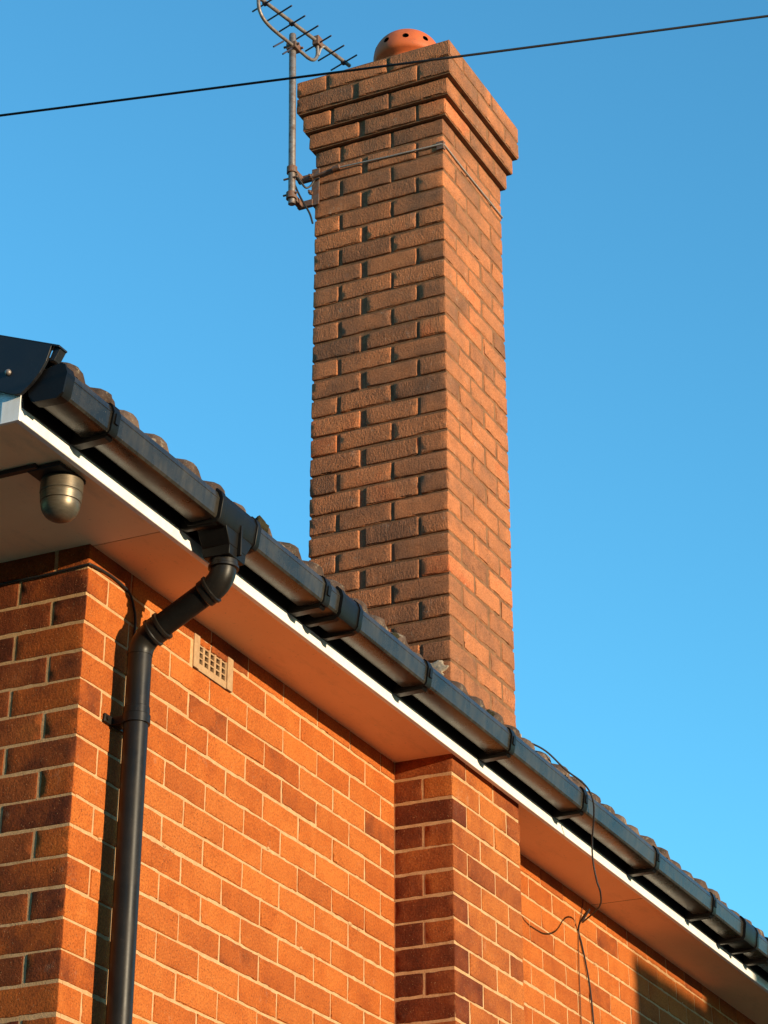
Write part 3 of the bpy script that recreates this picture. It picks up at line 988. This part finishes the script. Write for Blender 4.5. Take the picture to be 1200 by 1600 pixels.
def mb_join(o, b):
    """merge extra geometry of the same moulding into o"""
    t = b.build('part_tmp', M['black_pvc'], gut, smooth=True, angle=30)
    bm = bmesh.new(); bm.from_mesh(o.data); bm.from_mesh(t.data); bm.to_mesh(o.data); bm.free()
    o.data.polygons.foreach_set('use_smooth', [True] * len(o.data.polygons))
    o.data.set_sharp_from_angle(angle=R(30))
    me = t.data; bpy.data.objects.remove(t); bpy.data.meshes.remove(me)
union(0.785, 0.915)
union(4.50, 4.67)
# stop end at the corner
mb = MB()
mb.extrude_x(band_profile(0.004), -0.722, -0.690)
mb.prism([(-0.258, 0.165), (-0.270, 0.108), (-0.290, 0.088), (-0.352, 0.085), (-0.370, 0.098), (-0.379, 0.151), (-0.371, 0.176), (-0.36, 0.182)], 0, -0.7285, -0.7225)
mb.build('stop_end', M['black_pvc'], gut, smooth=True, angle=30)
# running outlet above the downpipe
PX, PY = 0.176, -0.070
OY = -0.322
mb = MB()
mb.extrude_x(band_profile(0.0045), 0.070, 0.262)
mb.extrude_x(band_profile(0.009), 0.056, 0.078); mb.extrude_x(band_profile(0.009), 0.254, 0.276)
for xx in (0.067, 0.265):
    mb.prism([(-0.2445, 0.088), (-0.2445, 0.17), (-0.262, 0.150), (-0.278, 0.0960), (-0.350, 0.0895), (-0.362, 0.0860), (-0.350, 0.0800), (-0.262, 0.0790)], 0, xx - 0.008, xx + 0.008)
# hopper under it
def frustum(mb, x0, x1, y0, y1, z0, X0, X1, Y0, Y1, z1):
    v = [(x0, y0, z0), (x1, y0, z0), (x1, y1, z0), (x0, y1, z0), (X0, Y0, z1), (X1, Y0, z1), (X1, Y1, z1), (X0, Y1, z1)]
    mb.add(v, [(3, 2, 1, 0), (4, 5, 6, 7), (0, 1, 5, 4), (1, 2, 6, 5), (2, 3, 7, 6), (3, 0, 4, 7)])
frustum(mb, PX - 0.046, PX + 0.046, OY - 0.043, OY + 0.043, 0.050, PX - 0.075, PX + 0.075, OY - 0.046, OY + 0.046, 0.094)
frustum(mb, PX - 0.044, PX + 0.044, OY - 0.041, OY + 0.041, 0.022, PX - 0.046, PX + 0.046, OY - 0.043, OY + 0.043, 0.0502)
mb.prism([(PX - 0.004, 0.03), (PX + 0.004, 0.03), (PX + 0.004, 0.12), (PX - 0.004, 0.12)], 1, OY - 0.055, OY - 0.040)
mb.build('gutter_outlet', M['black_pvc'], gut, smooth=True, angle=30, bevel=0.002)

# ------------------------------------------------------------------ downpipe
PR = 0.0335
off_a = Vector((PX, OY, -0.045)); off_b = Vector((PX, PY, -0.150))
mb = MB()
mb.tube([(PX, PY, -0.20), (PX, PY, -0.39)], PR, 32)
mb.tube([(PX, PY, -0.385), (PX, PY, GROUND)], PR, 32)
dp = mb.build('downpipe', M['pipe_pvc'], house, smooth=True, angle=40)
dp['label'] = 'black round downpipe swan-necking from gutter outlet to the wall'
ea = Vector((PX, OY + 0.012, -0.039)); eb = Vector((PX, PY - 0.012, -0.160))
dirn = (eb - ea).normalized()
mb = MB(); mb.tube([ea, eb], PR, 32); mb.build('offset_pipe', M['black_pvc'], dp, smooth=True)
def elbow(p_in, corner, p_out, r, collar_in, collar_out, name='pipe_elbow'):
    mb = MB()
    a, c, b = Vector(p_in), Vector(corner), Vector(p_out)
    pts = []
    for i in range(13):
        t = i / 12
        pts.append(a * (1 - t) ** 2 + c * 2 * t * (1 - t) + b * t * t)
    mb.tube(pts, r, 32)
    d0 = (c - a).normalized(); d1 = (b - c).normalized()
    if collar_in: mb.tube([a - d0 * 0.034, a - d0 * 0.033, a - d0 * 0.025, a - d0 * 0.023, a - d0 * 0.003, a - d0 * 0.0005, a + d0 * 0.006, a + d0 * 0.008], [r + 0.001, r + 0.0065, r + 0.0065, r + 0.0035, r + 0.0035, r + 0.0065, r + 0.0065, r], 32)
    if collar_out: mb.tube([b - d1 * 0.008, b - d1 * 0.006, b + d1 * 0.0005, b + d1 * 0.003, b + d1 * 0.020, b + d1 * 0.023], [r, r + 0.0055, r + 0.0055, r + 0.0025, r + 0.0025, r - 0.0005], 32)
    return mb.build(name, M['pipe_pvc'], dp, smooth=True, angle=40)
cA = Vector((PX, OY, -0.034))
elbow((PX, OY, 0.006), cA, cA + dirn * 0.044, PR + 0.0025, True, True)
cB = Vector((PX, PY, -0.168))
elbow(cB - dirn * 0.046, cB, (PX, PY, -0.208), PR + 0.0015, True, False)
mb = MB(); mb.lathe(PX, OY, [(PR, 0.028), (PR + 0.001, 0.0), (PR, -0.004)], 32); mb.build('pipe_spigot', M['pipe_pvc'], dp, smooth=True)
# clips
def clip(z):
    mb = MB()
    mb.lathe(PX, PY, [(PR, z - 0.013), (PR + 0.005, z - 0.012), (PR + 0.005, z + 0.012), (PR, z + 0.013)], 32, cap=False)
    mb.lathe(PX, PY, [(PR, z + 0.012), (PR + 0.0025, z + 0.014), (PR + 0.0025, z + 0.034), (PR, z + 0.036)], 32, cap=False)
    mb.rbox(PX - 0.058, PX + 0.058, -0.008, -0.0015, z - 0.012, z + 0.012, 0.002)
    mb.rbox(PX - 0.022, PX + 0.022, -0.045, -0.006, z - 0.011, z + 0.011, 0.002)
    for s_ in (-1, 1):
        mb.tube([(PX + s_ * 0.046, -0.0075, z), (PX + s_ * 0.046, -0.0125, z)], 0.006, 12)
    return mb.build('pipe_clip', M['pipe_pvc'], dp, smooth=True, angle=35)
clip(-0.392); clip(-2.2); clip(-3.8)

# ------------------------------------------------------------------ security light under the corner of the eaves
LX, LY = -0.385, -0.155
sl = empty('security_light', (LX, LY, ZS), 'silver bullet-shaped security light hanging under the white soffit corner', 'outdoor light')
mb = MB(); mb.rbox(LX - 0.085, LX + 0.045, LY - 0.045, LY + 0.055, ZS - 0.014, ZS - 0.0005, 0.004, (1, 1, 1))
mb.build('base_plate', M['plastic'], sl, smooth=True, angle=40)
mb = MB()
LR = 0.056
mb.lathe(LX, LY, [(LR - 0.004, ZS - 0.014), (LR, ZS - 0.018), (LR, ZS - 0.050), (LR - 0.0025, ZS - 0.052), (LR - 0.0025, ZS - 0.054), (LR - 0.001, ZS - 0.056), (LR - 0.003, ZS - 0.076), (LR - 0.006, ZS - 0.0775), (LR - 0.006, ZS - 0.079)], 56)
mb.build('lamp_body', M['silver'], sl, smooth=True, angle=35)
mb = MB()
prof = []
for i in range(13):
    t = i / 12 * math.pi / 2
    prof.append(((LR - 0.005) * math.cos(t) ** 0.9 + 0.0005, ZS - 0.079 - 0.048 * math.sin(t)))
mb.lathe(LX, LY, prof, 56)
mb.build('lamp_dome', M['silver'], sl, smooth=True, angle=50)
mb = MB(); mb.rbox(LX - 0.098, LX - 0.078, LY + 0.02, 0.60, ZS - 0.012, ZS - 0.0005, 0.002)
mb.build('cable_conduit', M['plastic'], sl)

# ------------------------------------------------------------------ TV aerial
MXm, MYm = 1.838, 0.400
ae = empty('tv_aerial', (MXm, MYm, 2.36), 'weathered grey TV aerial on a pole strapped to the chimney', 'aerial')
mb = MB()
mb.tube([(1.848, MYm, 2.365), (1.836, MYm, 2.75), (1.820, MYm, 3.165), (1.8198, MYm, 3.170)], [0.0145, 0.0145, 0.0145, 0.012], 20)
mb.build('mast', M['alu'], ae, smooth=True, angle=50)
B0, B1 = Vector((1.597, 0.434, 3.212)), Vector((2.165, 0.314, 3.212))
bd = (B1 - B0).normalized()
mb = MB(); mb.tube([B0, B1], 0.0085, 14); boom = mb.build('boom', M['alu'], ae, smooth=True, angle=50)
eld = Vector((-0.32, -0.95, 0)).normalized()
for k in range(7):
    c = B0 + bd * (0.037 + 0.0842 * k)
    mb = MB(); mb.tube([c + eld * 0.076 - Vector((0, 0, 0.006)), c - eld * 0.076 - Vector((0, 0, 0.006))], 0.0036, 8); mb.build('element', M['rod'], ae, smooth=True)
    mb = MB(); mb.rbox(c.x - 0.011, c.x + 0.011, c.y - 0.010, c.y + 0.010, c.z - 0.012, c.z - 0.003, 0.002); 
    mb.build('element_clip', M['rod'], ae) if k % 2 == 0 else None
for (p, q) in (((1.689, 0.414, 3.024), (1.747, 0.402, 3.086)), ((1.745, 0.402, 3.021), (1.800, 0.391, 3.083))):
    mb = MB(); mb.tube([p, q], 0.0036, 8); mb.build('element', M['rod'], ae, smooth=True)
arm = spline([(1.592, 0.435, 3.212), (1.592, 0.435, 3.185), (1.600, 0.433, 3.150), (1.626, 0.427, 3.122), (1.676, 0.417, 3.108), (1.762, 0.3990, 3.102), (1.845, 0.3815, 3.100), (1.905, 0.369, 3.096),
              (1.938, 0.362, 3.108), (1.957, 0.358, 3.140), (1.958, 0.3578, 3.18), (1.957, 0.3578, 3.212)], 6)
mb = MB(); mb.tube(arm, 0.0075, 12); mb.build('cradle_arm', M['alu'], ae, smooth=True)
mb = MB(); mb.rbox(1.798, 1.848, 0.372, 0.418, 3.086, 3.118, 0.004); mb.tube([(1.805, 0.36, 3.102), (1.805, 0.43, 3.102)], 0.005, 8); mb.tube([(1.838, 0.36, 3.102), (1.838, 0.43, 3.102)], 0.005, 8)
mb.build('mast_clamp', M['rust'], ae)
mb = MB(); mb.rbox(1.938, 1.978, 0.343, 0.373, 3.188, 3.232, 0.004); mb.build('boom_clamp', M['rust'], ae)
mb = MB(); mb.tube(spline([(1.958, 0.352, 3.140), (1.975, 0.350, 3.185), (2.000, 0.345, 3.212), (2.025, 0.340, 3.214)], 6), 0.0045, 8); mb.build('aerial_lead', M['galv'], ae, smooth=True)
# lashing bracket at the far-left arris of the stack
CX, CY = A, -D + W1
mb = MB()
for z in (2.520, 2.400):
    mb.rbox(1.838, CX + 0.006, 0.388, 0.410, z - 0.012, z + 0.012, 0.002)
    mb.tube([(1.8435, MYm, z - 0.014), (1.843, MYm, z + 0.014)], 0.021, 18)
# angle plate
mb.rbox(CX - 0.008, CX - 0.003, 0.318, CY + 0.012, 2.385, 2.555, 0.002)
mb.rbox(CX - 0.002, CX + 0.05, CY + 0.004, CY + 0.010, 2.385, 2.555, 0.002)
mb.rbox(CX - 0.012, CX + 0.006, 0.345, 0.412, 2.506, 2.534, 0.002); mb.rbox(CX - 0.012, CX + 0.006, 0.345, 0.412, 2.386, 2.414, 0.002)
for z in (2.425, 2.500):
    mb.tube([(CX - 0.030, 0.352, z + 0.018), (CX + 0.012, 0.352, z + 0.018)], 0.005, 10)
    mb.tube([(CX - 0.018, 0.352, z + 0.018), (CX - 0.010, 0.352, z + 0.018)], 0.010, 6)
    mb.tube([(1.836, 0.372, z - 0.02), (1.836, 0.432, z - 0.02)], 0.0042, 8)
mb.build('wall_bracket', M['rust'], ae)
mb = MB(); mb.tube(spline([(1.846, 0.388, 2.515), (1.866, 0.378, 2.485), (1.888, 0.362, 2.455), (1.905, 0.348, 2.470), (1.910, 0.335, 2.495), (1.913, 0.315, 2.500)], 6), 0.0042, 8)
mb.build('aerial_lead', M['cable'], ae, smooth=True)
mb = MB()
mb.tube([(CX - 0.012, 0.345, 2.515), (CX - 0.013, 0.235, 2.528)], 0.0058, 8)
mb.tube([(CX - 0.013, 0.256, 2.5255), (CX - 0.013, 0.226, 2.529)], 0.011, 10)
mb.build('eye_bolt', M['rust'], ae, smooth=True)
o_ = 0.005
e1 = A + W2
wire = [(CX - 0.011, 0.236, 2.528), (A - o_, 0.02, 2.520), (A - o_, -D + 0.004, 2.512), (A + 0.002, -D - o_, 2.5115), (A + 0.16, -D - o_, 2.505), (e1 - 0.002, -D - o_, 2.503),
        (e1 + o_, -D + 0.004, 2.503), (e1 + o_, CY - 0.01, 2.508), (e1 - 0.005, CY + o_, 2.508), (CX + 0.03, CY + 0.012, 2.512)]
mb = MB(); mb.tube(wire, 0.0033, 8); mb.build('lashing_wire', M['galv'], ae, smooth=True)
mb = MB(); mb.rbox(A - 0.0045, A + 0.014, -D - 0.0045, -D + 0.026, 2.492, 2.528, 0.0015); mb.build('corner_plate', M['rust'], ae)
mb = MB(); mb.tube(spline([(1.852, 0.405, 2.50), (1.868, 0.395, 2.455), (1.880, 0.375, 2.40), (1.905, 0.352, 2.345), (1.918, 0.343, 2.30)], 6), 0.0042, 8)
mb.build('aerial_lead', M['cable'], ae, smooth=True)

# ------------------------------------------------------------------ cables
P1, P5 = Vector((-1.681, -0.814, 0.186)), Vector((-1.061, -2.301, 0.377))
pts = []
for i in range(-40, 61):
    t = i / 10
    p = P1.lerp(P5, t)
    pts.append(p + Vector((0, 0, 0.004 * ((t - 0.5) ** 2) - 0.001)))
mb = MB(); mb.tube(pts, 0.0028, 10)
tag(mb.build('overhead_wire', M['cable'], None, smooth=True), 'thin black overhead wire crossing the sky in front of the chimney top', 'wire')

# black cable: behind the gutter edge from the foot of the stack, over the lip, down to the soffit and wall
pts = spline([(2.40, -0.200, 0.310), (2.47, -0.255, 0.285), (2.52, -0.31, 0.255), (2.60, -0.352, 0.205), (2.68, -0.376, 0.186), (2.728, -0.388, 0.164), (2.758, -0.391, 0.128), (2.79, -0.378, 0.085),
              (2.850, -0.345, 0.025), (2.880, -0.333, -0.039), (2.912, -0.331, -0.100), (2.955, -0.328, -0.138), (3.064, -0.280, -0.150), (3.19, -0.175, -0.154), (3.31, -0.118, -0.120), (3.41, -0.110, -0.048),
              (3.50, -0.055, -0.036), (3.552, -0.007, -0.068), (3.580, -0.006, -0.120), (3.610, -0.006, -0.175), (3.650, -0.006, -0.27), (3.675, -0.006, -0.42), (3.70, -0.006, -0.70), (3.70, -0.006, -2.5)], 8)
mb = MB(); mb.tube(pts, 0.0033, 8)
tag(mb.build('aerial_cable', M['cable'], None, smooth=True), 'black cable drooping in a loop from the gutter lip to the sunlit wall', 'cable')
pts = spline([(3.62, -0.005, 0.06), (3.60, -0.005, 0.0), (3.560, -0.005, -0.078), (3.548, -0.005, -0.20), (3.545, -0.005, -0.5), (3.545, -0.005, -2.5)], 8)
mb = MB(); mb.tube(pts, 0.0020, 8)
tag(mb.build('telephone_cable', M['brown_cable'], None, smooth=True), 'thin brown cable running straight down the sunlit brickwork beside the thicker black cable', 'cable')
pts = spline([(-0.0055, 0.80, -0.004), (-0.0055, 0.286, -0.001), (-0.0055, 0.146, -0.0025), (-0.0055, 0.06, 0.001), (-0.004, 0.004, 0.004), (0.008, -0.0055, 0.006), (0.096, -0.0055, 0.013), (0.164, -0.0055, 0.010), (0.206, -0.0055, 0.001), (0.232, -0.0055, -0.030), (0.246, -0.0055, -0.085), (0.243, -0.0055, -0.30), (0.24, -0.0055, -2.4)], 8)
mb = MB(); mb.tube(pts, 0.0036, 8)
tag(mb.build('corner_cable', M['cable'], None, smooth=True), 'thin black cable tacked round the house corner under the soffit behind the downpipe', 'cable')

# ------------------------------------------------------------------ ground and the house across the drive (out of frame, it throws the shadow at the right)
mb = MB()
mb.add([(-1500, -1500, GROUND), (1500, -1500, GROUND), (1500, 1500, GROUND), (-1500, 1500, GROUND)], [(0, 1, 2, 3)])
gr = mb.build('ground', M['ground']); gr['kind'] = 'structure'
nx0, ny1 = 1.97, -10.0
nh = empty('neighbouring_house', (nx0, ny1, GROUND), 'neighbouring brick house across the drive, its corner shading the far wall', 'house')
mb = MB(); mb.box(nx0 + 0.88, nx0 + 8, ny1 - 7, ny1, GROUND + 0.001, 2.2); mb.build('wall', M['brick'], nh)
mb = MB(); mb.box(nx0, nx0 + 0.8799, ny1 - 4, ny1 - 0.01, GROUND + 0.001, 1.10); mb.build('side_extension', M['brick'], nh)
mb = MB(); mb.rbox(nx0 - 0.01, nx0 + 0.8798, ny1 - 4.02, ny1 + 0.01, 1.1005, 1.165, 0.004); mb.build('flat_roof', M['plastic'], nh)
mb = MB()
mb.prism([(ny1 - 7.3, 2.15), (ny1 - 3.5, 4.6), (ny1 + 0.3, 2.15), (ny1 + 0.3, 2.25), (ny1 - 3.5, 4.75), (ny1 - 7.3, 2.25)], 0, nx0 + 0.84, nx0 + 8.2)
mb.build('roof', M['tile'], nh)
for (wx, wz) in ((2.6, -0.9), (6.2, -0.9), (2.6, -3.3), (6.2, -3.3)):
    mb = MB()
    mb.box(wx - 0.65, wx + 0.65, ny1 + 0.001, ny1 + 0.05, wz - 0.6, wz + 0.6)
    wf = mb.build('window', M['white_pvc'], nh)
    mb = MB()
    for s_ in (-1, 1): mb.box(wx + s_ * 0.31 - 0.27, wx + s_ * 0.31 + 0.27, ny1 + 0.0505, ny1 + 0.054, wz - 0.53, wz + 0.53)
    mb.build('pane', M['glass'], wf)

# unseen houses added behind the camera to keep low sky light off shaded faces
th0 = empty('sky_blocking_terrace', (-10.0, 2.0, GROUND), 'unseen brick terrace added behind the camera to block low sky light', 'house')
for (ya, yb_) in ((-5.0, 12.0),):
    mb = MB(); mb.box(-17.0, -10.0, ya, yb_, GROUND + 0.001, 1.9); mb.build('wall', M['quoin'], th0)
    mb = MB(); mb.prism([(-17.4, 1.85), (-13.5, 4.3), (-9.6, 1.85), (-9.6, 1.95), (-13.5, 4.45), (-17.4, 1.95)], 1, ya - 0.2, yb_ + 0.2); mb.build('roof', M['tile'], th0)
    for wy in (-3.0, 1.0, 4.0, 7.5):
        for wz in (-0.7, -3.2):
            mb = MB(); mb.box(-9.999, -9.95, wy - 0.7, wy + 0.7, wz - 0.6, wz + 0.6); wf = mb.build('window', M['white_pvc'], th0)
            mb = MB()
            for s_ in (-1, 1): mb.box(-9.9495, -9.946, wy + s_ * 0.34 - 0.29, wy + s_ * 0.34 + 0.29, wz - 0.53, wz + 0.53)
            mb.build('pane', M['glass'], wf)

dh = empty('sky_blocking_house', (-4.6, -9.0, GROUND), 'unseen brick house with a dark roof, added to block low sky light', 'house')  # second unseen house, added to cut sky fill on the shaded faces
mb = MB(); mb.box(-13.0, -4.6, -16.5, -9.0, GROUND + 0.001, 2.2); mb.build('wall', M['quoin'], dh)
mb = MB(); mb.prism([(-16.9, 2.15), (-12.75, 5.2), (-8.6, 2.15), (-8.6, 2.25), (-12.75, 5.35), (-16.9, 2.25)], 0, -13.2, -4.5); mb.build('roof', M['tile'], dh)
for wx in (-11.0, -7.0):
    for wz in (0.4, -2.6):
        mb = MB(); mb.box(wx - 0.7, wx + 0.7, -8.999, -8.95, wz - 0.6, wz + 0.6); wf = mb.build('window', M['white_pvc'], dh)
        mb = MB()
        for s_ in (-1, 1): mb.box(wx + s_ * 0.34 - 0.29, wx + s_ * 0.34 + 0.29, -8.9495, -8.946, wz - 0.53, wz + 0.53)
        mb.build('pane', M['glass'], wf)
